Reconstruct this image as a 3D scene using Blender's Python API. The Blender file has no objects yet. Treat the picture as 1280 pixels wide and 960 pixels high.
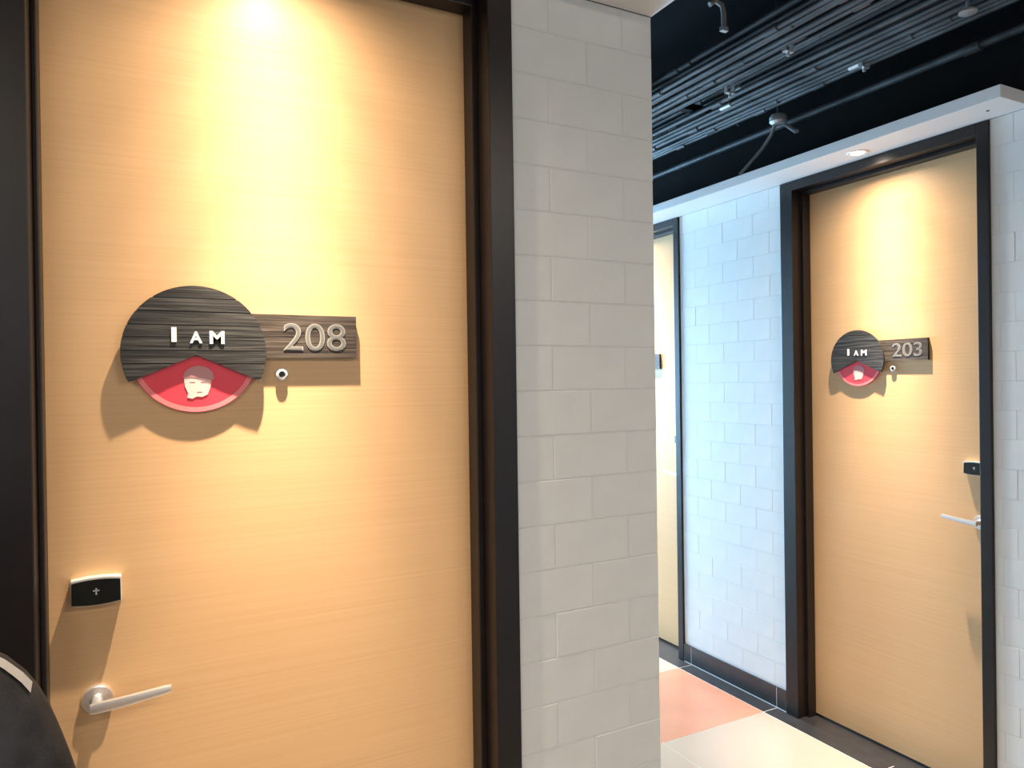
import bpy, bmesh, math, random
from mathutils import Vector, Matrix
from mathutils.bvhtree import BVHTree

random.seed(7)
SC = bpy.context.scene
COL = SC.collection

# ------------------------------------------------------------------ camera
CAM_H = 1.58
F_PX, YAW, PITCH, ROLL = 902.6, math.radians(27.424), math.radians(-0.226), math.radians(-0.814)
fw = Vector((math.sin(YAW) * math.cos(PITCH), math.cos(YAW) * math.cos(PITCH), math.sin(PITCH)))
rt = fw.cross(Vector((0, 0, 1))).normalized()
up = rt.cross(fw)
r2 = rt * math.cos(ROLL) + up * math.sin(ROLL)
u2 = -rt * math.sin(ROLL) + up * math.cos(ROLL)
cd = bpy.data.cameras.new('camera')
cd.sensor_fit = 'HORIZONTAL'; cd.sensor_width = 36.0; cd.lens = F_PX * 36.0 / 1280.0
cd.clip_start = 0.02
cam = bpy.data.objects.new('camera', cd); COL.objects.link(cam)
m = Matrix((r2, u2, -fw)).transposed().to_4x4(); m.translation = Vector((0, 0, CAM_H))
cam.matrix_world = m
SC.camera = cam

# ------------------------------------------------------------------ world, daylight, exposure
SC.view_settings.view_transform = 'Standard'
SC.view_settings.look = 'None'
SC.view_settings.gamma = 1.0
SC.view_settings.use_curve_mapping = False
SC.view_settings.exposure = 0.0
W = bpy.data.worlds.new('world'); SC.world = W; W.use_nodes = True
bg = W.node_tree.nodes['Background']
bg.inputs[0].default_value = (0.62, 0.80, 1.0, 1); bg.inputs[1].default_value = 1.0

DAY = (0.36, 0.68, 1.0)
def daylight(name, loc, rot, sx, sy, power):
    ld = bpy.data.lights.new(name, 'AREA'); ld.shape = 'RECTANGLE'; ld.size = sx; ld.size_y = sy
    ld.energy = power; ld.color = DAY
    o = bpy.data.objects.new(name, ld); COL.objects.link(o); o.location = loc; o.rotation_euler = rot
    return o
# daylight in the window openings: the end of the side passage, and the long window wall behind the photographer
daylight('daylight_passage_end', (1.93, 6.42, 1.55), (-math.pi / 2, 0, 0), 1.2, 1.9, 500)
daylight('daylight_back', (-1.85, -2.08, 1.6), (math.pi / 2, 0, 0), 2.0, 1.5, 14)

LAMP_COL = (1.0, 0.805, 0.60)
LAMP = 150.0
FILL_POWER = 36.0  # power of the added fill lamps behind the camera
BEAM = ((160, 0.12), (125, 0.07), (88, 0.28), (64, 0.52), (46, 1.40), (32, 1.6))   # peaked beam: cone angle, share

# ------------------------------------------------------------------ material helpers
def mat(name):
    M = bpy.data.materials.new(name); M.use_nodes = True
    nt = M.node_tree; b = nt.nodes['Principled BSDF']
    return M, nt, b
def plain(name, col, rough=0.5, metal=0.0, spec=0.5, bump=0.0, bscale=60.0, var=0.0, vscale=6.0, coat=0.0):
    M, nt, b = mat(name)
    b.inputs['Base Color'].default_value = (*col, 1); b.inputs['Roughness'].default_value = rough
    b.inputs['Metallic'].default_value = metal; b.inputs['Specular IOR Level'].default_value = spec
    b.inputs['Coat Weight'].default_value = coat
    tc = nt.nodes.new('ShaderNodeTexCoord')
    if var:
        n = nt.nodes.new('ShaderNodeTexNoise'); n.inputs['Scale'].default_value = vscale; n.inputs['Detail'].default_value = 4
        nt.links.new(tc.outputs['Object'], n.inputs['Vector'])
        r = nt.nodes.new('ShaderNodeValToRGB')
        r.color_ramp.elements[0].position = 0.3; r.color_ramp.elements[1].position = 0.7
        r.color_ramp.elements[0].color = (*[max(0, c * (1 - var)) for c in col], 1)
        r.color_ramp.elements[1].color = (*[min(1, c * (1 + var)) for c in col], 1)
        nt.links.new(n.outputs['Fac'], r.inputs['Fac']); nt.links.new(r.outputs['Color'], b.inputs['Base Color'])
    if bump:
        n = nt.nodes.new('ShaderNodeTexNoise'); n.inputs['Scale'].default_value = bscale; n.inputs['Detail'].default_value = 5
        nt.links.new(tc.outputs['Object'], n.inputs['Vector'])
        bp = nt.nodes.new('ShaderNodeBump'); bp.inputs['Strength'].default_value = bump; bp.inputs['Distance'].default_value = 0.002
        nt.links.new(n.outputs['Fac'], bp.inputs['Height']); nt.links.new(bp.outputs['Normal'], b.inputs['Normal'])
    return M
def wood(name, c0, c1, c2, sx, sz, rough=0.45, bump=0.0, spec=0.4, lo=0.3, hi=0.7, rand=False):
    """horizontal grain: object x is the grain direction, object z runs across it"""
    M, nt, b = mat(name)
    tc = nt.nodes.new('ShaderNodeTexCoord'); mp = nt.nodes.new('ShaderNodeMapping')
    mp.inputs['Scale'].default_value = (sx, 1.0, sz)
    nt.links.new(tc.outputs['Object'], mp.inputs['Vector'])
    vec = mp.outputs['Vector']
    if rand:
        oi = nt.nodes.new('ShaderNodeObjectInfo'); ml = nt.nodes.new('ShaderNodeMath'); ml.operation = 'MULTIPLY'; ml.inputs[1].default_value = 40
        nt.links.new(oi.outputs['Random'], ml.inputs[0])
        ad = nt.nodes.new('ShaderNodeVectorMath'); ad.operation = 'ADD'
        nt.links.new(vec, ad.inputs[0]); nt.links.new(ml.outputs[0], ad.inputs[1]); vec = ad.outputs[0]
    n1 = nt.nodes.new('ShaderNodeTexNoise'); n1.inputs['Scale'].default_value = 1.0; n1.inputs['Detail'].default_value = 6; n1.inputs['Distortion'].default_value = 0.35
    nt.links.new(vec, n1.inputs['Vector'])
    r = nt.nodes.new('ShaderNodeValToRGB')
    e = r.color_ramp.elements
    e[0].position = lo; e[0].color = (*c0, 1); e[1].position = hi; e[1].color = (*c2, 1)
    mid = e.new((lo + hi) / 2); mid.color = (*c1, 1)
    nt.links.new(n1.outputs['Fac'], r.inputs['Fac']); nt.links.new(r.outputs['Color'], b.inputs['Base Color'])
    b.inputs['Roughness'].default_value = rough; b.inputs['Specular IOR Level'].default_value = spec
    if bump:
        bp = nt.nodes.new('ShaderNodeBump'); bp.inputs['Strength'].default_value = bump; bp.inputs['Distance'].default_value = 0.0015
        nt.links.new(n1.outputs['Fac'], bp.inputs['Height']); nt.links.new(bp.outputs['Normal'], b.inputs['Normal'])
    return M
def glow(name, col, s):
    M, nt, b = mat(name)
    b.inputs['Base Color'].default_value = (*col, 1)
    b.inputs['Emission Color'].default_value = (*col, 1); b.inputs['Emission Strength'].default_value = s
    return M

MT = dict(
    block=plain('painted_block', (0.70, 0.71, 0.70), 0.6, spec=0.3, bump=0.35, bscale=45, var=0.03, vscale=9),
    mortar=plain('painted_mortar', (0.66, 0.67, 0.66), 0.7, spec=0.2, bump=0.3, bscale=80),
    soffit=plain('soffit_paint', (0.72, 0.72, 0.72), 0.6, spec=0.3, bump=0.06, bscale=60),
    black_paint=plain('black_ceiling_paint', (0.006, 0.0068, 0.0072), 0.8, spec=0.15, bump=0.4, bscale=14, var=0.3),
    frame=plain('dark_frame_lacquer', (0.010, 0.0065, 0.006), 0.38, spec=0.45, var=0.2, vscale=18),
    leaf=wood('door_veneer', (0.610, 0.380, 0.190), (0.640, 0.405, 0.21), (0.665, 0.425, 0.225), 1.3, 190.0, rough=0.42, spec=0.35, bump=0.04),
    metal=plain('brushed_steel', (0.76, 0.74, 0.73), 0.30, metal=0.86),
    chrome=plain('polished_steel', (0.80, 0.80, 0.79), 0.25, metal=0.5),
    reader=plain('black_gloss_plastic', (0.006, 0.007, 0.006), 0.18, spec=0.5),
    plank=wood('charred_plank', (0.005, 0.005, 0.005), (0.030, 0.029, 0.028), (0.075, 0.072, 0.068), 7.0, 200.0, rough=0.5, bump=0.5, spec=0.35, rand=True),
    plank2=wood('brown_grey_plank', (0.018, 0.013, 0.010), (0.060, 0.047, 0.037), (0.115, 0.092, 0.075), 7.0, 200.0, rough=0.5, bump=0.5, spec=0.35, rand=True),
    backing=plain('sign_backing', (0.008, 0.007, 0.006), 0.6),
    white=plain('white_lettering', (0.80, 0.80, 0.78), 0.4),
    num=plain('grey_number', (0.15, 0.147, 0.14), 0.45),
    num_edge=plain('pale_number_edge', (0.30, 0.295, 0.28), 0.4),
    red=plain('red_acrylic', (0.80, 0.055, 0.085), 0.25, spec=0.5),
    pink=plain('pink_print', (0.85, 0.22, 0.23), 0.4),
    pale=plain('pale_face_print', (0.82, 0.55, 0.50), 0.5),
    mauve=plain('mauve_hair_print', (0.55, 0.25, 0.26), 0.5),
    tile=plain('cream_tile', (0.42, 0.355, 0.29), 0.22, spec=0.5, var=0.02, vscale=3),
    orange=plain('orange_tile', (0.52, 0.245, 0.155), 0.25, spec=0.5, var=0.06, vscale=5),
    black_tile=plain('charcoal_tile', (0.030, 0.030, 0.033), 0.28, spec=0.5, var=0.25, vscale=12),
    grout=plain('pale_grout', (0.78, 0.78, 0.76), 0.8),
    conduit=plain('grey_conduit', (0.055, 0.060, 0.064), 0.5, metal=0.35, var=0.6, vscale=5),
    galv=plain('galvanised_steel', (0.55, 0.57, 0.58), 0.4, metal=0.7),
    cable=plain('dusty_cable', (0.16, 0.16, 0.16), 0.7),
    cloth=plain('dark_jacket_cloth', (0.040, 0.039, 0.041), 0.85, spec=0.2, bump=0.5, bscale=420, var=0.35, vscale=30),
    stripe=plain('pale_grey_piping', (0.52, 0.51, 0.50), 0.7),
    trouser=plain('dark_trouser_cloth', (0.02, 0.022, 0.03), 0.85),
    skin=plain('skin', (0.52, 0.31, 0.21), 0.5, var=0.06),
    hair=plain('black_hair', (0.012, 0.010, 0.009), 0.6, bump=0.6, bscale=160),
    shoe=plain('dark_shoe', (0.02, 0.018, 0.016), 0.4),
    eye=plain('eye_white', (0.75, 0.74, 0.72), 0.2), iris=plain('dark_iris', (0.02, 0.012, 0.008), 0.2),
    lip=plain('lip', (0.42, 0.16, 0.13), 0.5),
    lens=glow('lamp_lens', (1.0, 0.86, 0.68), 14.0),
    linear=glow('fill_diffuser', (1.0, 0.9, 0.78), 4.0),  # glow of the added fill lamps
    winframe=plain('window_frame', (0.06, 0.06, 0.065), 0.4),
)
def glassmat():
    M = bpy.data.materials.new('window_glass'); M.use_nodes = True; nt = M.node_tree; nt.nodes.clear()
    o = nt.nodes.new('ShaderNodeOutputMaterial'); mx = nt.nodes.new('ShaderNodeMixShader')
    t = nt.nodes.new('ShaderNodeBsdfTransparent'); g = nt.nodes.new('ShaderNodeBsdfGlossy'); g.inputs['Roughness'].default_value = 0.02
    mx.inputs[0].default_value = 0.06
    nt.links.new(t.outputs[0], mx.inputs[1]); nt.links.new(g.outputs[0], mx.inputs[2]); nt.links.new(mx.outputs[0], o.inputs[0])
    return M
MT['glass'] = glassmat()

# ------------------------------------------------------------------ mesh helpers
class MB:
    def __init__(s): s.v = []; s.f = []
    def add(s, vs, fs):
        n = len(s.v); s.v += [tuple(v) for v in vs]; s.f += [[i + n for i in f] for f in fs]
    def box(s, x0, x1, y0, y1, z0, z1):
        s.add([(x0, y0, z0), (x1, y0, z0), (x1, y1, z0), (x0, y1, z0), (x0, y0, z1), (x1, y0, z1), (x1, y1, z1), (x0, y1, z1)],
              [[0, 3, 2, 1], [4, 5, 6, 7], [0, 1, 5, 4], [1, 2, 6, 5], [2, 3, 7, 6], [3, 0, 4, 7]])
        return s
    def prism(s, pts, y0, y1):
        """pts: (x, z) outline extruded from y0 (front) to y1"""
        n = len(pts)
        s.add([(x, y0, z) for x, z in pts] + [(x, y1, z) for x, z in pts],
              [list(range(n)), list(range(2 * n - 1, n - 1, -1))] + [[i, i + n, (i + 1) % n + n, (i + 1) % n] for i in range(n)])
        return s
    def tube(s, path, rad, n=12, sy=1.0):
        P = [Vector(p) for p in path]; k = len(P)
        R = rad if isinstance(rad, (list, tuple)) else [rad] * k
        t0 = (P[1] - P[0]).normalized()
        a = t0.orthogonal().normalized() if abs(t0.z) > .9 else t0.cross(Vector((0, 0, 1))).normalized()
        vs = []
        for i in range(k):
            t = (P[min(i + 1, k - 1)] - P[max(i - 1, 0)]).normalized()
            a = (a - t * a.dot(t)).normalized(); b = t.cross(a)
            for j in range(n):
                w = 2 * math.pi * j / n
                vs.append(P[i] + (a * math.cos(w) + b * math.sin(w) * sy) * R[i])
        fs = [[i * n + j, i * n + (j + 1) % n, (i + 1) * n + (j + 1) % n, (i + 1) * n + j] for i in range(k - 1) for j in range(n)]
        fs += [list(range(n - 1, -1, -1)), list(range((k - 1) * n, k * n))]
        s.add(vs, fs); return s
    def lathe(s, prof, c, axis='y', n=28):
        """prof: (radius, offset along axis)"""
        vs = []; k = len(prof)
        for r, h in prof:
            for j in range(n):
                w = 2 * math.pi * j / n; a, b = r * math.cos(w), r * math.sin(w)
                vs.append((c[0] + a, c[1] + h, c[2] + b) if axis == 'y' else (c[0] + a, c[1] + b, c[2] + h) if axis == 'z' else (c[0] + h, c[1] + a, c[2] + b))
        fs = [[i * n + j, (i + 1) * n + j, (i + 1) * n + (j + 1) % n, i * n + (j + 1) % n] for i in range(k - 1) for j in range(n)]
        fs += [list(range(n)), list(range(k * n - 1, (k - 1) * n - 1, -1))]
        s.add(vs, fs); return s
    def mesh(s, name, m, smooth=False, bevel=0.0):
        me = bpy.data.meshes.new(name); me.from_pydata(s.v, [], s.f); me.materials.append(MT[m] if isinstance(m, str) else m)
        bm = bmesh.new(); bm.from_mesh(me)
        bmesh.ops.recalc_face_normals(bm, faces=bm.faces[:])
        if bevel:
            es = [e for e in bm.edges if len(e.link_faces) == 2 and e.calc_face_angle(0) > 0.6]
            bmesh.ops.bevel(bm, geom=es, offset=bevel, segments=2, affect='EDGES', profile=0.6)
        if smooth:
            for f in bm.faces: f.smooth = True
            for e in bm.edges:
                if len(e.link_faces) == 2 and e.calc_face_angle(0) > 0.7: e.smooth = False
        bm.to_mesh(me); bm.free()
        return me
    def build(s, name, m, parent=None, smooth=False, bevel=0.0):
        return link(name, s.mesh(name, m, smooth, bevel), parent)
def link(name, data, parent=None, loc=None, rz=0):
    o = bpy.data.objects.new(name, data); COL.objects.link(o)
    if parent is not None: o.parent = parent
    if loc is not None: o.location = loc
    if rz: o.rotation_euler = (0, 0, rz)
    return o
def empty(name, loc, rz=0, parent=None):
    o = link(name, None, parent, loc, rz); o.empty_display_size = 0.1; return o
def tag(o, label=None, cat=None, group=None, kind=None):
    if label: o['label'] = label
    if cat: o['category'] = cat
    if group: o['group'] = group
    if kind: o['kind'] = kind
    return o
def structure(o, label, cat): return tag(o, label, cat, kind='structure')

# ------------------------------------------------------------------ layout (metres; origin under the camera)
YA = 1.44           # face of the wall with door 208 (runs along x)
XA = 1.154          # its free corner, where the side passage begins
XB = 2.70           # face of the passage wall with door 203 (runs along y)
YB = 1.365          # near corner of that wall
SOF = 2.485         # underside of the white soffit boards
CEIL = 3.25
COURSE, LEN, BED0 = 0.1033, 0.2080, 0.007
REC = 0.092         # recess of the door leaves

# floor: grout bed + tiles
fl = MB().box(-3.2, 6.2, -2.2, 6.6, -0.10, -0.0010).build('floor', 'grout')
structure(fl, 'tiled floor of cream squares with an orange band and charcoal border', 'floor')
def tile_mesh(name, w, d, m, cache={}):
    k = (round(w, 4), round(d, 4), m)
    if k not in cache:
        g, c = (0.0018 if m == 'black_tile' else 0.0006), 0.0008
        mb = MB()
        x0, x1, y0, y1 = g, w - g, g, d - g
        mb.add([(x0, y0, -.006), (x1, y0, -.006), (x1, y1, -.006), (x0, y1, -.006), (x0, y0, -c), (x1, y0, -c), (x1, y1, -c), (x0, y1, -c),
                (x0 + c, y0 + c, 0), (x1 - c, y0 + c, 0), (x1 - c, y1 - c, 0), (x0 + c, y1 - c, 0)],
               [[0, 1, 5, 4], [1, 2, 6, 5], [2, 3, 7, 6], [3, 0, 4, 7], [4, 5, 9, 8], [5, 6, 10, 9], [6, 7, 11, 10], [7, 4, 8, 11], [8, 9, 10, 11]])
        cache[k] = mb.mesh(name, m)
    return cache[k]
TX = [2.605 - 0.6 * i for i in range(10)]           # tile joints along x
for i in range(9):
    for j in range(-8, 7):
        x0 = TX[i + 1]; y0 = 2.488 + 0.6 * j
        x1 = TX[i]; y1 = y0 + 0.6
        if x1 < -3.1 or y1 < -2.05: continue
        if y0 > YA - 0.05 and x1 <= XA: continue
        if y0 + 0.6 > YA and x0 < XA:                # tiles cut where they meet the wall
            if x1 <= XA: y1 = YA
        orange = (j == 0 and x0 > XA)
        if x0 < XA < x1 and y0 > YA: x0 = XA
        link('tile', tile_mesh('tile', x1 - x0, y1 - y0, 'orange' if orange else 'tile'), fl, (x0, y0, 0))
for i in range(6):
    for j in range(-8, -1):
        x0 = 2.605 + 0.6 * i; y0 = 2.488 + 0.6 * j
        y1 = min(y0 + 0.6, YB - 0.1)
        if y1 - y0 > 0.05: link('tile', tile_mesh('tile', 0.6, y1 - y0, 'tile'), fl, (x0, y0, 0))
for j in range(-2, 7):                               # charcoal border along the passage wall
    y0 = max(2.488 + 0.6 * j, YB - 0.095); y1 = 2.488 + 0.6 * (j + 1)
    link('border_tile', tile_mesh('border_tile', 0.094, y1 - y0, 'black_tile'), fl, (2.605, y0, 0))
for y0, y1 in ((1.50, 2.40), (3.155, 4.055)):        # charcoal threshold under the door leaves
    MB().box(2.6975, 2.85, y0, y1, -.006, -.0002).build('threshold_tile', 'black_tile', fl)
link('threshold_tile', tile_mesh('threshold_tile', 0.90, 0.15, 'black_tile'), fl, (-0.19, 1.44, 0))
for i in range(6):
    link('border_tile', tile_mesh('border_tile', 0.6, 0.094, 'black_tile'), fl, (XB + 0.6 * i, YB - 0.095, 0))

# ceiling
ce = MB().box(-3.2, 6.2, -2.2, 6.6, CEIL, CEIL + 0.1).build('ceiling', 'black_paint')
structure(ce, 'black painted open service ceiling above the passage', 'ceiling')

# blocks: thin painted facing blocks with chamfered arrises, standing proud of the mortar
def block_mesh(w, h, c, cache={}):
    k = (round(w, 4), round(h, 4), c)
    if k not in cache:
        g, d = 0.0006, 0.03
        x0, x1, z0, z1 = g, w - g, g, h - g
        mb = MB()
        mb.add([(x0, d, z0), (x1, d, z0), (x1, d, z1), (x0, d, z1), (x0, c, z0), (x1, c, z0), (x1, c, z1), (x0, c, z1),
                (x0 + c, 0, z0 + c), (x1 - c, 0, z0 + c), (x1 - c, 0, z1 - c), (x0 + c, 0, z1 - c)],
               [[0, 1, 5, 4], [1, 2, 6, 5], [2, 3, 7, 6], [3, 0, 4, 7], [4, 5, 9, 8], [5, 6, 10, 9], [6, 7, 11, 10], [7, 4, 8, 11], [8, 9, 10, 11]])
        cache[k] = mb.mesh('block', 'block')
    return cache[k]
def lay(parent, to_world, rz, s0, s1, je, jo, z_from=0.0, z_to=SOF, c=0.0020):
    """s runs left to right as one faces the wall; je / jo: one joint of even / odd courses"""
    n = 0
    for k in range(24):
        z0 = BED0 + COURSE * k; z1 = z0 + COURSE
        if z1 < z_from + 0.02 or z0 > z_to - 0.02: continue
        z0c, z1c = max(z0, z_from), min(z1, z_to)
        j = je if k % 2 == 0 else jo
        cuts = [s0, s1]; q = j - LEN * 40
        while q < s1:
            if q > s0 + 0.012 and q < s1 - 0.012: cuts.append(q)
            q += LEN
        cuts.sort()
        for a, b in zip(cuts[:-1], cuts[1:]):
            o = link('block', block_mesh(b - a, z1c - z0c, c), parent, to_world(a, z0c), rz)
            jit = random.uniform(-0.0006, 0.0006)
            o.location = (o.location.x + (0 if rz == 0 else jit), o.location.y + (jit if rz == 0 else 0), o.location.z)
            n += 1
    return n

MR = 0.0018   # mortar recess
# wall_front : the wall with door 208
D0, D1 = -0.236, 0.7533      # door opening (outer edge of the frame)
wf = MB()
wf.box(-3.2, D0 + .02, YA + MR, YA + 0.22, 0, SOF); wf.box(D1 - .02, XA - MR, YA + MR, YA + 0.22, 0, SOF)
wall_front = wf.build('wall_front', 'mortar')
structure(wall_front, 'white painted block wall around the door numbered 208', 'wall')
MB().box(-3.2, XA - MR, YA + MR, YA + 0.22, SOF, CEIL).build('upper_wall', 'black_paint', wall_front)
lay(wall_front, lambda s, z: (s, YA, z), 0, D1 + 0.001, XA, 0.9585, 0.8540, z_from=0.10)
lay(wall_front, lambda s, z: (s, YA, z), 0, D0 - 0.75, D0 - 0.001, 0.9585, 0.8540, z_from=0.10)
# wall_left : the other side of the side passage, round the corner
wl = MB().box(XA - 0.2, XA - MR, YA + 0.03, 6.5, 0, SOF).build('wall_left', 'mortar')
structure(wl, 'white painted block wall round the corner, facing the passage', 'wall')
MB().box(XA - 0.2, XA - MR, YA + 0.22, 6.5, SOF, CEIL).build('upper_wall', 'black_paint', wl)
lay(wl, lambda s, z: (XA, s, z), math.pi / 2, YA + 0.032, 3.4, YA + 0.11, YA + 0.21, z_from=0.10)
# wall_right : the passage wall with door 203
E0, E1 = 1.492, 2.427        # opening of door 203
G0, G1 = 3.147, 4.082        # opening of the next door
wr = MB()
wr.box(XB + .0011, XB + 0.22, YB + MR, E0 + .02, 0, SOF); wr.box(XB + .0011, XB + 0.22, E1 - .02, G0 + .02, 0, SOF); wr.box(XB + .0011, XB + 0.22, G1 - .02, 6.5, 0, SOF)
wall_right = wr.build('wall_right', 'mortar')
structure(wall_right, 'white painted block wall around the door numbered 203', 'wall')
MB().box(XB + MR, XB + 0.22, YB + MR, 6.5, SOF, CEIL).build('upper_wall', 'black_paint', wall_right)
toB = lambda s, z: (XB, -s, z)
lay(wall_right, toB, -math.pi / 2, -G0 + 0.001, -E1 - 0.001, -2.608, -2.712, z_from=0.10, c=0.0009)
lay(wall_right, toB, -math.pi / 2, -E0 + 0.001, -YB, -1.463, -1.414, z_from=0.10, c=0.0009)
# wall_corner : the return of that wall, running away from the corner
wc = MB().box(XB + MR, 6.2, YB + MR, YB + 0.11, 0, SOF).build('wall_corner', 'mortar')
structure(wc, 'white painted block wall turning away at the passage corner', 'wall')
MB().box(XB + 0.22, 6.2, YB + MR, YB + 0.11, SOF, CEIL).build('upper_wall', 'black_paint', wc)
lay(wc, lambda s, z: (s, YB, z), 0, XB + 0.032, 4.2, XB + 0.1, XB + 0.2, z_from=0.10)
# unseen shell
def window_wall(name, x0, x1, y0, y1, wins, zb, zt, label, along):
    mb = MB(); cuts = sorted([x0 if along == 'x' else y0] + [c for w in wins for c in w] + [x1 if along == 'x' else y1])
    for i in range(len(cuts) - 1):
        a, b = cuts[i], cuts[i + 1]
        spans = [(0, CEIL)] if i % 2 == 0 else [(0, zb), (zt, CEIL)]
        for p, q in spans:
            mb.box(a, b, y0, y1, p, q) if along == 'x' else mb.box(x0, x1, a, b, p, q)
    return structure(mb.build(name, 'soffit'), label, 'wall')
window_wall('wall_end', XA - 0.2, XB + 0.22, 6.3, 6.5, [(1.33, 2.53)], 0.6, 2.5, 'plain white wall with a window closing the passage', 'x')
window_wall('wall_back', -3.2, 6.2, -2.2, -2.0, [(-2.85, -1.9), (-1.8, -0.85)], 0.85, 2.35, 'plain white wall with windows facing the door numbered 208', 'x')
structure(MB().box(-3.2, -3.0, -2.0, YA, 0, CEIL).build('wall_west', 'soffit'), 'plain white wall closing the corridor', 'wall')
structure(MB().box(6.0, 6.2, -2.0, YB, 0, CEIL).build('wall_east', 'soffit'), 'plain white wall closing the far corridor end', 'wall')
def window(name, x0, x1, y, zb, zt, label):
    r = empty(name, ((x0 + x1) / 2, y, zb)); structure(r, label, 'window')
    w, h = (x1 - x0) / 2, zt - zb
    fr = MB().box(-w, -w + .05, -.03, .03, 0, h).box(w - .05, w, -.03, .03, 0, h).box(-w + .05, w - .05, -.03, .03, 0, .05).box(-w + .05, w - .05, -.03, .03, h - .05, h).box(-.02, .02, -.02, .02, .05, h - .05)
    fr.build('window_frame', 'winframe', r)
    for s in (-1, 1): MB().box(*sorted((s * .02, s * (w - .05))), -.003, .003, .05, h - .05).build('pane', 'glass', r)
window('window_1', 1.33, 2.53, 6.36, 0.6, 2.5, 'dark framed window at the end of the passage')
for n, (a, b) in enumerate([(-2.85, -1.9), (-1.8, -0.85)]): window('window_%d' % (n + 2), a, b, -2.06, 0.85, 2.35, 'dark framed corridor window facing the door numbered 208')

# baseboards
def board_mesh(w, cache={}):
    k = round(w, 4)
    if k not in cache: cache[k] = MB().box(0.0016, w - 0.0016, 0, 0.009, 0.005, 0.100).mesh('base_tile', 'black_tile', bevel=0.0012)
    return cache[k]
def baseboard(name, spans, to_world, rz, label, backing):
    o = backing.build(name, 'grout'); structure(o, label, 'baseboard')
    for a, b in spans: link('base_tile', board_mesh(b - a), o, to_world(a), rz)
def cutspan(a, b, j):
    c = [a, b]; q = j - 12.0
    while q < b:
        if a + 0.02 < q < b - 0.02: c.append(q)
        q += 0.6
    c.sort(); return list(zip(c[:-1], c[1:]))
baseboard('baseboard_right', cutspan(-G0 + .001, -E1 - .001, -2.488) + cutspan(-E0 + .001, -YB - .002, -1.288),
          lambda s: (XB - 0.008, -s, 0), -math.pi / 2, 'charcoal tile skirting beside the door numbered 203', MB().box(XB - .0070, XB + .01, E1 + .001, G0 - .001, 0, .098).box(XB - .0070, XB + .01, YB + .011, E0 - .001, 0, .098))
baseboard('baseboard_front', cutspan(D1 + .001, XA - .002, .85) + cutspan(-1.6, D0 - .001, -.65),
          lambda s: (s, YA - 0.008, 0), 0, 'charcoal tile skirting beside the door numbered 208', MB().box(D1 + .001, XA - .011, YA - .0070, YA + .01, 0, .098).box(-1.6, D0 - .001, YA - .0070, YA + .01, 0, .098))

baseboard('baseboard_corner', cutspan(XB - .008, 6.0, 2.605), lambda s: (s, YB - 0.008, 0), 0, 'charcoal tile skirting of the wall turning away at the corner', MB().box(XB - .005, 6.0, YB - .0070, YB + .01, 0, .098))
baseboard('baseboard_left', cutspan(YA - .008, 6.3, 2.488), lambda s: (XA + 0.008, s, 0), math.pi / 2, 'charcoal tile skirting round the pier corner along the passage', MB().box(XA - .01, XA + .0070, YA - .005, 6.3, 0, .098))

# white soffit boards over the doors
def soffit(name, mb, label):
    o = mb.build(name, 'soffit', bevel=0.002); structure(o, label, 'soffit'); return o
sa = MB(); sa.box(-1.5, XA, YA - 0.19, YA + 0.0, SOF, SOF + 0.042)
trim_1 = soffit('trim_1', sa, 'white soffit board above the door numbered 208')
sb = MB(); sb.box(XB - 0.188, XB + 0.0, YB - 0.012, 6.3, SOF, SOF + 0.042)
trim_2 = soffit('trim_2', sb, 'white soffit board above the door numbered 203')
MB().lathe([(0.0055, 0.0), (0.0055, -0.001), (0.002, -0.002)], (2.605, 1.445, SOF), 'z', 12).build('screw_hole', 'backing', trim_2)

# ------------------------------------------------------------------ doors
LEAF_W, LEAF_T = 0.824, 2.425
def text_mesh(txt, height, depth, m, bold=0.0, width=None, space=1.0, res=6):
    cu = bpy.data.curves.new('text', 'FONT'); cu.body = txt; cu.size = 1.0; cu.extrude = 0.0; cu.offset = bold; cu.resolution_u = res
    cu.space_character = space
    ob = bpy.data.objects.new('text_tmp', cu); COL.objects.link(ob)
    dg = bpy.context.evaluated_depsgraph_get(); me = bpy.data.meshes.new_from_object(ob.evaluated_get(dg))
    bpy.data.objects.remove(ob); bpy.data.curves.remove(cu)
    xs = [v.co.x for v in me.vertices]; ys = [v.co.y for v in me.vertices]
    x0, y0 = min(xs), min(ys); sy = height / (max(ys) - y0); sx = (width / (max(xs) - x0)) if width else sy
    for v in me.vertices: v.co = Vector(((v.co.x - x0) * sx, 0, (v.co.y - y0) * sy))
    bm = bmesh.new(); bm.from_mesh(me)
    bmesh.ops.remove_doubles(bm, verts=bm.verts[:], dist=1e-6)
    ex = bmesh.ops.extrude_face_region(bm, geom=bm.faces[:])
    for g in ex['geom']:
        if isinstance(g, bmesh.types.BMVert): g.co.y -= depth
    bmesh.ops.recalc_face_normals(bm, faces=bm.faces[:])
    bm.to_mesh(me); bm.free()
    me.materials.clear(); me.materials.append(MT[m])
    for p in me.polygons: p.use_smooth = False
    return me

def clip(poly, nx, nz, d):
    out = []
    for i in range(len(poly)):
        a, b = poly[i], poly[(i + 1) % len(poly)]
        da, db = a[0] * nx + a[1] * nz - d, b[0] * nx + b[1] * nz - d
        if da >= 0: out.append(a)
        if (da >= 0) != (db >= 0):
            t = da / (da - db); out.append((a[0] + (b[0] - a[0]) * t, a[1] + (b[1] - a[1]) * t))
    return out
def area(p): return abs(sum(p[i][0] * p[(i + 1) % len(p)][1] - p[(i + 1) % len(p)][0] * p[i][1] for i in range(len(p)))) / 2

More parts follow.
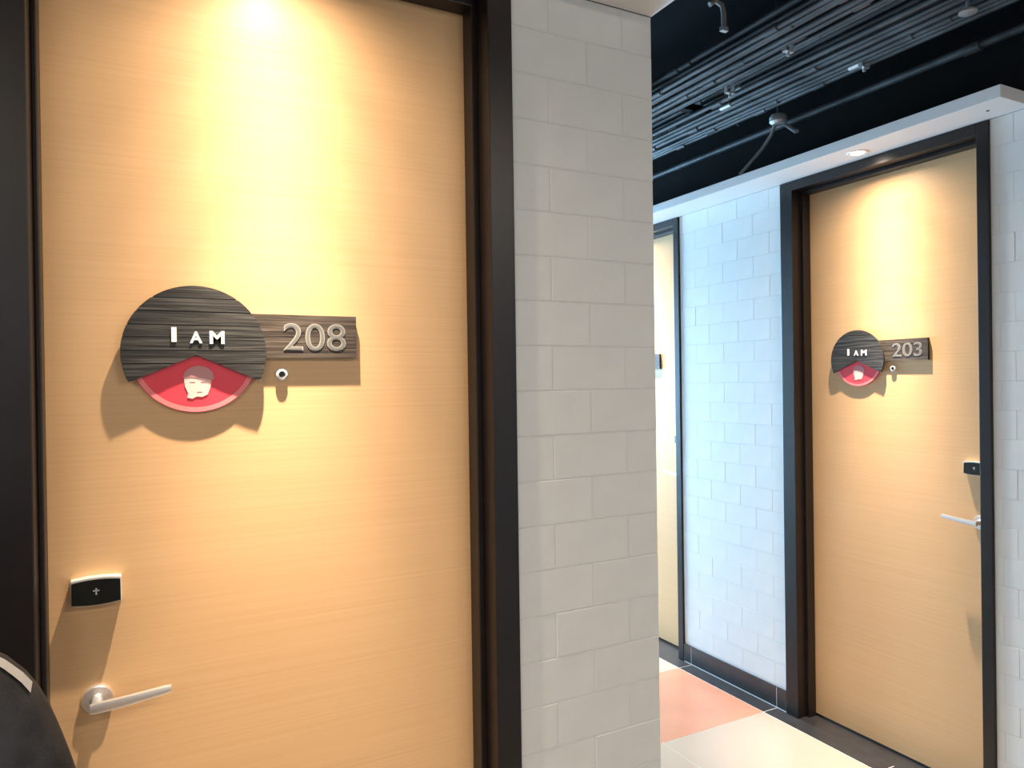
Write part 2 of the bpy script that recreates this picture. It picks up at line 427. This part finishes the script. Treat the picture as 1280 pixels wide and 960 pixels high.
def make_door(name, loc, rz, face, handle_x, sgn, dz, label, frame_label_w):
    """local frame: x left to right over the leaf, y into the wall, z up; origin at the leaf's left lower corner on the wall face"""
    lo, li, ri, ro = face
    d = empty(name, loc, rz); structure(d, label, 'door')
    leaf = MB().box(-0.004, LEAF_W + 0.004, REC, REC + 0.045, 0.012, LEAF_T + 0.012).build('leaf', 'leaf', d, bevel=0.001)
    P, ST = 0.0115, 0.042    # the frame's face stands proud, the stop steps back
    def jamb(nm, x_out, x_in, x_stop):
        mb = MB()
        mb.box(*sorted((x_out, x_in)), -P, REC + 0.06, 0.0, SOF - 0.002)
        if abs(x_in - x_stop) > 0.001: mb.box(*sorted((x_in, x_stop)), ST, REC - 0.003, 0.0, LEAF_T + 0.004)
        mb.build(nm, 'frame', d, bevel=0.0025)
    jamb('frame_jamb', lo, li, min(0.0, li + 0.016))
    jamb('frame_jamb', ro, ri, ri if ri < LEAF_W else LEAF_W)
    mb = MB()
    mb.box(li, ri, -P, REC + 0.06, LEAF_T + 0.016, SOF - 0.002)
    mb.box(li, ri, ST, REC - 0.003, LEAF_T, LEAF_T + 0.016)
    mb.build('frame_head', 'frame', d, bevel=0.0025)
    # lever handle
    hx, hz = handle_x, 1.007 + dz
    h = MB().lathe([(0.0265, 0), (0.0265, -0.006), (0.0245, -0.009), (0.012, -0.0095), (0.0095, -0.012), (0.0095, -0.044), (0.004, -0.047)], (hx, REC, hz), 'y', 36).build('handle', 'metal', d, smooth=True)
    L = MB(); s = sgn
    prof = [(-0.010, .0085, .0), (0.0, .0100, .0), (0.02, .0100, .0010), (0.05, .0094, .0035), (0.085, .0086, .0070), (0.11, .0080, .0098), (0.121, .0066, .0110)]
    vs = []; n = 10
    for (x, r, zo) in prof:
        yc = REC - 0.045
        for j in range(n):
            w = 2 * math.pi * j / n + 0.3
            cx_, sx_ = math.cos(w), math.sin(w)
            vs.append((hx + s * x, yc + 0.0062 * math.copysign(abs(cx_) ** .6, cx_), hz + zo + r * math.copysign(abs(sx_) ** .6, sx_)))
    k = len(prof)
    L.add(vs, [[i * n + j, i * n + (j + 1) % n, (i + 1) * n + (j + 1) % n, (i + 1) * n + j] for i in range(k - 1) for j in range(n)] + [list(range(n)), list(range((k - 1) * n, k * n))])
    L.build('lever', 'metal', h, smooth=True)
    # card lock: steel shell with bowed top and bottom, black glossy reader face
    w2, cz = 0.0405, 1.209 + dz
    cxr = 0.0745 if sgn > 0 else LEAF_W - 0.0845
    top = lambda x: 0.0225 + 0.0035 * (1 - (x / w2) ** 2)
    xs = [-w2 + 2 * w2 * i / 12 for i in range(13)]
    shell = [(cxr + x, cz + top(x)) for x in xs] + [(cxr + x, cz - top(x)) for x in reversed(xs)]
    fc = [(cxr + x * .955, cz + top(x) - .0042) for x in xs] + [(cxr + x * .965, cz - top(x) + .0016) for x in reversed(xs)]
    k1 = MB().prism(shell, REC - 0.0185, REC).build('card_lock', 'chrome', d, bevel=0.0015)
    MB().prism(fc, REC - 0.0205, REC - 0.018).build('reader_face', 'reader', k1, bevel=0.0006)
    MB().box(cxr - .0012, cxr + .0012, REC - .0209, REC - .0204, cz - .006, cz + .006).box(cxr - .005, cxr + .005, REC - .0209, REC - .0204, cz + .0005, cz + .0027).build('reader_mark', 'galv', k1)
    # peephole
    ph = MB().lathe([(0.0135, 0), (0.0135, -0.003), (0.0115, -0.0055), (0.0115, -0.008), (0.0085, -0.010), (0.0072, -0.010), (0.0065, -0.004)], (0.4085, REC, 1.600 + dz * .5), 'y', 24).build('peephole', 'chrome', d, smooth=True)
    MB().lathe([(0.0064, -0.003), (0.0055, -0.0062), (0.002, -0.0080)], (0.4085, REC, 1.600 + dz * .5), 'y', 20).build('lens', 'reader', ph, smooth=True)
    return d

def make_sign(loc, rz, number, dz, label):
    """round sign: charred plank disc with a wedge cut out over a turning red disc; plank plate with the room number"""
    t = empty('door_sign', loc, rz); tag(t, label, 'sign')
    CX, CZ, R = 0.2476, 1.643 + dz, 0.129
    yd = REC - 0.0205                    # front of the planks of the disc
    def disc_poly(r, n=72):
        a0, a1 = math.radians(-25.5), math.radians(205.5)
        return [(0.0, -0.004)] + [(r * math.cos(a0 + (a1 - a0) * i / n), r * math.sin(a0 + (a1 - a0) * i / n)) for i in range(n + 1)]
    base = disc_poly(R - 0.0008)
    db = MB().prism([(CX + x, CZ + z) for x, z in base], yd + 0.0012, yd + 0.008).build('disc_board', 'backing', t)
    z = -R; edges = [-R - .01, -0.078, -0.0505, -0.021, 0.004, 0.030, 0.053, 0.079, 0.105, R + .01]
    for a, b in zip(edges[:-1], edges[1:]):
        g = 0.0010
        halves = [(1, 0)] if a >= -0.004 else [(1, 0), (-1, 0)]
        for h in halves:
            p = disc_poly(R)
            if a < -0.004: p = clip(p, h[0], 0, 0.0)     # each half is convex
            p = clip(p, 0, 1, a + g); p = clip(p, 0, -1, -(b - g))
            if len(p) > 2 and area(p) > 1e-5:
                q = MB().prism([(x, z_) for x, z_ in p], 0, 0.003).build('plank', 'plank', db)
                q.location = (CX, yd + random.uniform(0, .0003), CZ)
    # number plate
    x0, x1, z0, z1 = 0.34, 0.562, 1.633 + dz, 1.7225 + dz
    yp = REC - 0.0125
    pb = MB().box(x0, x1 - .0006, yp + 0.0012, REC - 0.001, z0 + .0006, z1 - .0006).build('number_plate', 'backing', t)
    cut = [z0, z0 + 0.0215, z0 + 0.045, z0 + 0.067, z1]
    for a, b in zip(cut[:-1], cut[1:]):
        q = MB().box(x0, x1, 0, 0.003, a + .0005, b - .0005).build('plank', 'plank2', pb); q.location = (0, yp, 0)
    # red disc behind the wedge
    R2 = 0.1145; yr = REC - 0.0095
    rd = MB().lathe([(R2, 0.005), (R2, 0.0), (R2 - 0.001, -0.001)], (CX, yr, CZ), 'y', 64).build('red_disc', 'red', t)
    ring = MB(); N = 48; a0, a1 = math.radians(200), math.radians(340)
    for i in range(N):
        w0, w1 = a0 + (a1 - a0) * i / N, a0 + (a1 - a0) * (i + 1) / N
        ring.add([(CX + q * math.cos(w), yr - 0.0016, CZ + q * math.sin(w)) for q, w in ((.1045, w0), (.1135, w0), (.1135, w1), (.1045, w1))], [[0, 1, 2, 3]])
    ring.build('rim_band', 'pink', rd)
    pinkf = [(CX + q * math.cos(w), CZ + q * math.sin(w)) for q, w in [(.1035, math.radians(a)) for a in range(212, 329, 4)]]
    # plain face emblem: hair cap, face, ears, brows
    fx, fz = CX + 0.004, CZ - 0.060
    def ell(cx, cz, a, b, t0=0, t1=360, n=28): return [(cx + a * math.cos(math.radians(t0 + (t1 - t0) * i / n)), cz + b * math.sin(math.radians(t0 + (t1 - t0) * i / n))) for i in range(n + (0 if t1 - t0 == 360 else 1))]
    fe = MB().prism([(fx - .026, fz + .014), (fx - .0245, fz - .004), (fx - .019, fz - .017), (fx - .0205, fz - .026), (fx - .011, fz - .028), (fx - .004, fz - .024), (fx + .006, fz - .025), (fx + .016, fz - .020), (fx + .021, fz - .006), (fx + .024, fz + .014), (fx + .012, fz + .022), (fx - .012, fz + .022)], yr - .0022, yr - .0009).build('face_emblem', 'pale', rd)
    MB().prism([(fx - .027, fz + .012)] + ell(fx, fz + .014, .027, .021, 180, 0) [1:-1] + [(fx + .027, fz + .010), (fx + .023, fz + .006), (fx + .012, fz + .010), (fx - .014, fz + .0135)], yr - .0028, yr - .0012).build('hair_cap', 'mauve', fe)
    MB().box(fx - .016, fx - .006, yr - .0026, yr - .002, fz + .0035, fz + .0047).box(fx + .004, fx + .014, yr - .0026, yr - .002, fz + .0035, fz + .0047).box(fx - .003, fx + .006, yr - .0026, yr - .002, fz - .0155, fz - .0145).build('face_lines', 'mauve', fe)
    # lettering
    lm = yd - 0.0001
    for ch, xa, xb, za, zb in (('I', 0.2045, 0.2135, 0.0205, 0.0485), ('A', 0.2365, 0.2585, 0.0185, 0.041), ('M', 0.2715, 0.2985, 0.0175, 0.0425)):
        o = link('letter', text_mesh(ch, zb - za, 0.0018, 'white', bold=0.03, width=xb - xa), t); o.location = (xa, lm, CZ + za)
    if number:
        xw = 0.124
        o = link('number_edge', text_mesh(number, 0.0565, 0.0010, 'num_edge', bold=0.006, width=xw + .0035), t); o.location = (0.4115, yp - 0.0001, 1.6485 + dz)
        o = link('number', text_mesh(number, 0.0535, 0.0014, 'num', bold=-0.016, width=xw), t); o.location = (0.41325, yp - 0.0001, 1.6500 + dz)
    MB().lathe([(0.006, 0), (0.006, 0.013)], (CX, yd + .006, CZ), 'y', 16).build('spacer', 'backing', t)
    return t

def make_lamp(loc, label, group):
    t = empty('downlight', loc); tag(t, label, 'ceiling light', group)
    MB().lathe([(0.026, -0.001), (0.036, -0.004), (0.040, -0.003), (0.041, 0.0), (0.026, 0.0)], (0, 0, 0), 'z', 32).build('trim_ring', 'white', t, smooth=True)
    MB().lathe([(0.026, -0.0022), (0.020, -0.0032), (0.006, -0.0036)], (0, 0, 0), 'z', 32).build('lens', 'lens', t, smooth=True)
    MB().lathe([(0.034, 0.0425), (0.034, 0.058), (0.028, 0.062)], (0, 0, 0), 'z', 24).build('housing', 'conduit', t, smooth=True)
    for ang, share in BEAM:
        nm, pw, bl = 'lamp_beam', LAMP * share, 1.0
        ld = bpy.data.lights.new(nm, 'SPOT'); ld.energy = pw; ld.color = LAMP_COL; ld.spot_size = math.radians(ang); ld.spot_blend = bl; ld.shadow_soft_size = 0.012
        o = bpy.data.objects.new(nm, ld); COL.objects.link(o); o.parent = t; o.location = (0, 0, -0.016)
    return t

door_1 = make_door('door_1', (-0.146, YA, 0), 0, (-0.090, -0.0095, 0.8394, 0.8993), 0.073, 1, 0.0, 'light oak veneer hotel door numbered 208 in a black frame', 0)
FB = (-0.086, -0.016, 0.807, 0.849)
door_2 = make_door('door_2', (XB, 2.341, 0), -math.pi / 2, FB, LEAF_W - 0.073, -1, 0.02, 'light oak veneer hotel door numbered 203 in a black frame', 0)
door_3 = make_door('door_3', (XB, 3.996, 0), -math.pi / 2, FB, LEAF_W - 0.073, -1, 0.02, 'oak veneer door mostly hidden behind the block wall corner', 0)
make_sign((-0.146, YA, 0), 0, '208', 0.0, 'round plank sign whose brown plate reads 208, on the door beside the block pier')
make_sign((XB, 2.341, 0), -math.pi / 2, '203', 0.008, 'round plank sign whose plate reads 203, on the passage door under a downlight')
make_sign((XB, 3.996, 0), -math.pi / 2, '', 0.008, 'door sign whose plate end just shows past the block wall corner')
make_lamp((0.256, YA - 0.097, SOF), 'recessed downlight over the door beside the block pier', 'downlights above the doors')
make_lamp((XB - 0.097, 1.9486, SOF), 'lit round downlight recessed in the passage soffit above room 203', 'downlights above the doors')
make_lamp((XB - 0.097, 1.9486 + 1.655, SOF), 'round recessed downlight above the door hidden by the block wall corner', 'downlights above the doors')

# invented linear fill lamps behind the photographer, added to brighten and warm the pier
def make_fill_light(loc, label):
    t = empty('fill_light', loc); tag(t, label, 'ceiling light', 'added fill lamps of the main corridor')
    MB().box(-.62, .62, -.04, .04, .0, .05).build('body', 'winframe', t, bevel=.003)
    MB().box(-.60, .60, -.03, .03, -.012, .0).build('diffuser', 'linear', t, bevel=.003)
    for s in (-1, 1): MB().tube([(s * .5, 0, .05), (s * .5, 0, CEIL - loc[2])], .003, 8).build('hanger_wire', 'galv', t)
    ld = bpy.data.lights.new('fill_area', 'AREA'); ld.shape = 'RECTANGLE'; ld.size = 1.2; ld.size_y = 0.06; ld.energy = FILL_POWER; ld.color = (1.0, 0.86, 0.70)
    o = bpy.data.objects.new('fill_area', ld); COL.objects.link(o); o.parent = t; o.location = (0, 0, -0.02)
for x in (-1.2, 1.6):
    make_fill_light((x, -0.9, 2.75), 'added fill lamp with a slim black body, unseen behind the camera')

# ------------------------------------------------------------------ services under the black ceiling
ZT = CAM_H + 1.20
cxs = [(1.955, .011), (1.985, .009), (2.012, .012), (2.047, .012), (2.078, .010), (2.108, .012), (2.142, .009), (2.172, .008),
       (2.275, .012), (2.312, .009), (2.345, .013), (2.388, .013), (2.425, .011), (2.458, .012), (2.490, .012)]
def conduit(x, z, r, m, label, group, couplings):
    t = empty('conduit', (x, -1.9, z)); tag(t, label, 'conduit', group)
    wob = [(random.uniform(-.003, .003), y, random.uniform(-.003, .003)) for y in [i * .68 for i in range(12)] + [8.1]]
    MB().tube(wob, r, 10).build('pipe', m, t, smooth=True)
    for y in couplings:
        MB().tube([(0, y - .03, 0), (0, y + .03, 0)], r * 1.28, 12).build('coupling', 'galv' if random.random() < .07 else m, t, smooth=True)
for i, (x, r) in enumerate(cxs):
    conduit(x, ZT + random.uniform(-.012, .012), r, 'conduit', 'thin grey steel conduit in the bundle hung below the black ceiling', 'conduits bundled below the black ceiling', sorted(random.uniform(3.0, 6.6) for _ in range(4)))
for x, r in ((2.00, .012), (2.06, .010), (2.125, .012), (2.33, .012), (2.37, .010), (2.405, .012), (2.44, .010), (2.475, .011)):
    conduit(x, ZT + .075 + random.uniform(-.01, .01), r, 'conduit', 'thin grey steel conduit lying on top of the struts under the black ceiling', 'conduits lying on the struts', sorted(random.uniform(3.0, 6.6) for _ in range(3)))
conduit(2.615, CAM_H + 1.145, 0.016, 'conduit', 'single thicker grey pipe running between conduit bundle and soffit board', None, (3.4, 5.6))
for y in (1.15, 2.55, 3.9, 5.2):
    t = empty('conduit_hanger', (2.24, y, ZT)); tag(t, 'black steel strut on threaded rods carrying the conduit bundle', 'hanger', 'struts carrying the conduit bundle')
    MB().box(-.33, .33, -.018, .018, .020, .050).build('strut', 'black_paint', t)
    for s in (-1, 1): MB().tube([(s * .315, 0, .0), (s * .315, 0, CEIL - ZT)], .005, 8).build('threaded_rod', 'conduit', t)
# bright clips on the conduits
for x, y in ((2.0976, 1.8468), (2.1808, 2.2212), (2.4661, 1.8139)):
    c = MB().box(-.022, .022, -.009, .009, -.030, -.024).box(-.022, -.017, -.009, .009, -.026, .022).box(.017, .022, -.009, .009, -.026, .022).tube([(0, 0, -.044), (0, 0, -.024)], .006, 8)
    o = c.build('conduit_clip', 'galv', None, bevel=.001); o.location = (x, y, ZT)
    tag(o, 'small bright metal clip gripping a conduit in the bundle', 'clip', 'bright clips on the conduit bundle')
t = empty('sprinkler', (2.3705, 1.3720, ZT - .035)); tag(t, 'sprinkler drop with a pale round cap beneath the conduit bundle', 'sprinkler')
MB().tube([(0, 0, .0), (0, 0, CEIL - ZT + .035)], .0055, 12).build('drop_pipe', 'cable', t, smooth=True)
MB().lathe([(.012, .0), (.026, -.004), (.027, -.010), (.010, -.013)], (0, 0, 0), 'z', 24).build('cap', 'galv', t, smooth=True)
t = empty('hanging_hook', (1.8147, 1.8713, ZT)); tag(t, 'bent bracket with a bright tip hanging from the black ceiling', 'bracket')
MB().tube([(0, 0, .01), (.0, 0, .06), (-.008, .0, .085), (-.03, .01, .10), (-.05, .015, .085)], .009, 8).build('bent_rod', 'cable', t, smooth=True)
MB().tube([(-.015, .004, .098), (-.015, .004, CEIL - ZT)], .004, 8).build('drop_wire', 'black_paint', t)
MB().box(-.014, .014, -.008, .008, -.004, .012).build('tip', 'galv', t, bevel=.002)
t = empty('junction_box', (2.545, 2.30, CAM_H + 1.145)); tag(t, 'small grey junction box with loose cable ends above the soffit board', 'junction box')
MB().lathe([(.030, .022), (.038, .010), (.038, -.010), (.026, -.020)], (0, 0, 0), 'z', 20).build('box', 'galv', t, smooth=True)
MB().tube([(.0, .02, -.015), (.01, .05, -.05), (.005, .10, -.10), (-.02, .16, -.16), (-.035, .20, -.196)], .0075, 8).build('cable', 'cable', t, smooth=True)
MB().tube([(.03, .0, -.01), (.055, -.02, -.035), (.05, -.05, -.06), (.03, -.075, -.07)], .009, 8).build('cable', 'cable', t, smooth=True)
MB().tube([(0, 0, .02), (0, 0, CEIL - CAM_H - 1.145)], .005, 8).build('drop_rod', 'conduit', t)

# ------------------------------------------------------------------ the person whose shoulder reaches into the picture
def skin_mesh(name, verts, edges, root, m, sub=2):
    me = bpy.data.meshes.new(name); me.from_pydata([v[:3] for v in verts], edges, [])
    ob = bpy.data.objects.new(name + '_tmp', me); COL.objects.link(ob)
    md = ob.modifiers.new('skin', 'SKIN'); md.use_smooth_shade = True; md.branch_smoothing = 0.6
    sv = me.skin_vertices[0].data
    for i, v in enumerate(verts):
        sv[i].radius = (v[3], v[4] if len(v) > 4 else v[3]); sv[i].use_root = (i == root)
    sd = ob.modifiers.new('sub', 'SUBSURF'); sd.levels = sub; sd.render_levels = sub
    dg = bpy.context.evaluated_depsgraph_get(); out = bpy.data.meshes.new_from_object(ob.evaluated_get(dg))
    bpy.data.objects.remove(ob); out.materials.clear(); out.materials.append(MT[m])
    for p in out.polygons: p.use_smooth = True
    return out

PX, PY = -0.288, 0.80
# body: pelvis root, legs, spine, neck, head, arms, hands with five fingers
bv = [(0, 0, .90, .13, .10), (0, -.01, 1.06, .105, .080), (0, -.01, 1.19, .100, .075), (0, 0, 1.29, .055, .052), (0, -.006, 1.345, .041, .041), (0, -.002, 1.392, .041, .041), (0, .050, 1.428, .057, .052), (0, .036, 1.505, .079, .079), (0, .026, 1.580, .064, .064)]
be = [(i, i + 1) for i in range(8)]
def chain(start, pts):
    p = start
    for q in pts:
        bv.append(q); be.append((p, len(bv) - 1)); p = len(bv) - 1
    return p
for s in (-1, 1):
    chain(0, [(s * .09, 0, .82, .085), (s * .095, .015, .48, .055), (s * .10, -.01, .26, .046), (s * .10, -.02, .08, .034), (s * .105, .05, .035, .032), (s * .11, .13, .025, .026)])
    w = chain(3, [(s * .085, -.008, 1.298, .036), (s * .145, -.010, 1.262, .036), (s * .200, -.02, 1.16, .036), (s * .222, -.03, 1.03, .033), (s * .215, .06, .90, .031), (s * .205, .14, .82, .023), (s * .20, .175, .785, .026, .016)])
    bx, by, bz = s * .20, .195, .765
    for k, (off, ln) in enumerate(((-.026, .062), (-.009, .070), (.008, .066), (.024, .052))):
        sx = s * .198 + off * .25; y0 = by + off * .75; z0 = bz + off * .6
        a = w
        a = chain(w, [(sx, y0 + .012, z0 - .012, .0088), (sx - s * .004, y0 + .012 + ln * .35, z0 - .016 - ln * .42, .0080), (sx - s * .012, y0 + .008 + ln * .5, z0 - .020 - ln * .85, .0072), (sx - s * .020, y0 + ln * .42, z0 - .022 - ln * 1.15, .0062)])
    chain(w, [(s * .178, .165, .770, .0095), (s * .160, .185, .745, .0088), (s * .152, .200, .722, .0075)])
person = link('person', skin_mesh('person', bv, be, 0, 'skin'), None, (PX, PY, 0))
person.scale = (1, 1, 1.0155)
tag(person, 'person in a dark grey jacket with pale shoulder piping, one shoulder beside the door', 'person')
# jacket
jv = [(0, 0, .70, .165, .130), (0, -.005, .82, .165, .130), (0, -.01, .95, .160, .125), (0, -.012, 1.10, .155, .118), (0, -.012, 1.21, .160, .115), (0, -.006, 1.305, .085, .085), (0, .004, 1.375, .066, .066)]
je = [(i, i + 1) for i in range(6)]
for s in (-1, 1):
    p = 5
    for q in [(s * .090, -.008, 1.325, .060, .060), (s * .150, -.010, 1.285, .056, .060), (s * .192, -.022, 1.18, .050, .052), (s * .222, -.03, 1.03, .048, .048), (s * .222, .06, .905, .044, .044), (s * .21, .125, .835, .038, .038)]:
        jv.append(q); je.append((p, len(jv) - 1)); p = len(jv) - 1
jm = skin_mesh('jacket', jv, je, 0, 'cloth')
jacket = link('jacket', jm, person)
tv = [(0, 0, .88, .150, .120), (0, 0, .80, .120, .11)]; te = [(0, 1)]
for s in (-1, 1):
    p = 1
    for q in [(s * .095, 0, .74, .095), (s * .098, .015, .48, .072), (s * .10, -.008, .25, .064), (s * .10, -.015, .075, .060)]:
        tv.append(q); te.append((p, len(tv) - 1)); p = len(tv) - 1
link('trousers', skin_mesh('trousers', tv, te, 0, 'trouser'), person)
for s in (-1, 1):
    sv = [(s * .10, -.055, .042, .040, .038), (s * .102, .0, .045, .044, .040), (s * .107, .08, .038, .045, .034), (s * .112, .155, .030, .036, .026)]
    sm = skin_mesh('shoe', sv, [(0, 1), (1, 2), (2, 3)], 1, 'shoe')
    zmin = min(v.co.z for v in sm.vertices)
    for v in sm.vertices: v.co.z -= zmin
    link('shoe', sm, person)
hb = bmesh.new(); bmesh.ops.create_uvsphere(hb, u_segments=36, v_segments=24, radius=1.0)
for v in hb.verts:
    x, y, z = v.co.x * .086, v.co.y * .095, v.co.z * .100
    lim = -0.062 + max(0.0, y + 0.030) * 1.05            # hairline: low at the nape, high at the brow
    k = 1.0
    if z < lim: z = max(z, lim - 0.012); k = 0.82
    w = 1.0 + 0.018 * math.sin(31 * x + 17 * y) * math.sin(23 * z)
    v.co = Vector((x * k * w, 0.022 + y * k * w, 1.535 + z * w))
hm = bpy.data.meshes.new('hair'); hb.to_mesh(hm); hb.free(); hm.materials.append(MT['hair'])
for p in hm.polygons: p.use_smooth = True
hair = link('hair', hm, person)
bvb = BVHTree.FromPolygons([v.co.copy() for v in person.data.vertices], [list(p.vertices) for p in person.data.polygons])
def face_y(x, z):
    h = bvb.ray_cast(Vector((x, 0.5, z)), Vector((0, -1, 0))); return h[0].y if h[0] else 0.1
def side_x(s, y, z):
    h = bvb.ray_cast(Vector((s * 0.5, y, z)), Vector((-s, 0, 0))); return h[0].x if h[0] else s * 0.07
MB().tube([(0, face_y(0, 1.512) - .003, 1.512), (0, face_y(0, 1.490) + .005, 1.490), (0, face_y(0, 1.472) + .011, 1.472), (0, face_y(0, 1.464) - .002, 1.462)], [.005, .0085, .012, .008], 10).build('nose', 'skin', person, smooth=True)
MB().tube([(x, face_y(x, 1.437) + .0005, 1.437) for x in (-.021, -.010, 0, .010, .021)], [.0025, .0048, .0052, .0048, .0025], 8).build('mouth', 'lip', person, smooth=True)
for s in (-1, 1):
    ex = s * .029; ey = face_y(ex, 1.507)
    e = MB().lathe([(.0008, .0042), (.0065, .0032), (.0105, .0005), (.0105, -.004)], (ex, ey - .0012, 1.507), 'y', 16).build('eye', 'eye', person, smooth=True)
    MB().lathe([(.0008, .0046), (.0046, .0040), (.0046, .0020)], (ex, ey - .0012, 1.507), 'y', 14).build('iris', 'iris', e, smooth=True)
    MB().tube([(s * .012, face_y(s * .012, 1.524) + .001, 1.524), (s * .028, face_y(s * .028, 1.527) + .001, 1.527), (s * .044, face_y(s * .044, 1.522) + .001, 1.522)], [.0022, .0032, .0018], 8).build('eyebrow', 'hair', person, smooth=True)
    MB().tube([(side_x(s, .022, 1.527) - s * .002, .022, 1.527), (side_x(s, .012, 1.512) + s * .006, .010, 1.512), (side_x(s, .014, 1.490) + s * .005, .012, 1.488), (side_x(s, .024, 1.472) - s * .001, .024, 1.472)], [.007, .010, .009, .005], 8).build('ear', 'skin', person, smooth=True)
# pale piping lying on the right shoulder of the jacket
bvh = BVHTree.FromPolygons([v.co.copy() for v in jm.vertices], [list(p.vertices) for p in jm.polygons])
pts = []
for i in range(20):
    x = 0.075 + (0.198 - 0.075) * i / 19
    yb = -0.016 - 0.008 * i / 19
    row = []
    for dy in (-0.0065, -0.0022, 0.0022, 0.0065):
        hit = bvh.ray_cast(Vector((x, yb + dy, 1.6)), Vector((0, 0, -1)))
        row.append((hit[0] + hit[1] * 0.0022) if hit[0] else None)
    if all(r is not None for r in row): pts.append(row)
pm = MB()
for i in range(len(pts) - 1):
    for j in range(3): pm.add([pts[i][j], pts[i + 1][j], pts[i + 1][j + 1], pts[i][j + 1]], [[0, 1, 2, 3]])
if pts: tag(pm.build('piping', 'stripe', jacket, smooth=True), 'pale grey piping along the shoulder seam')
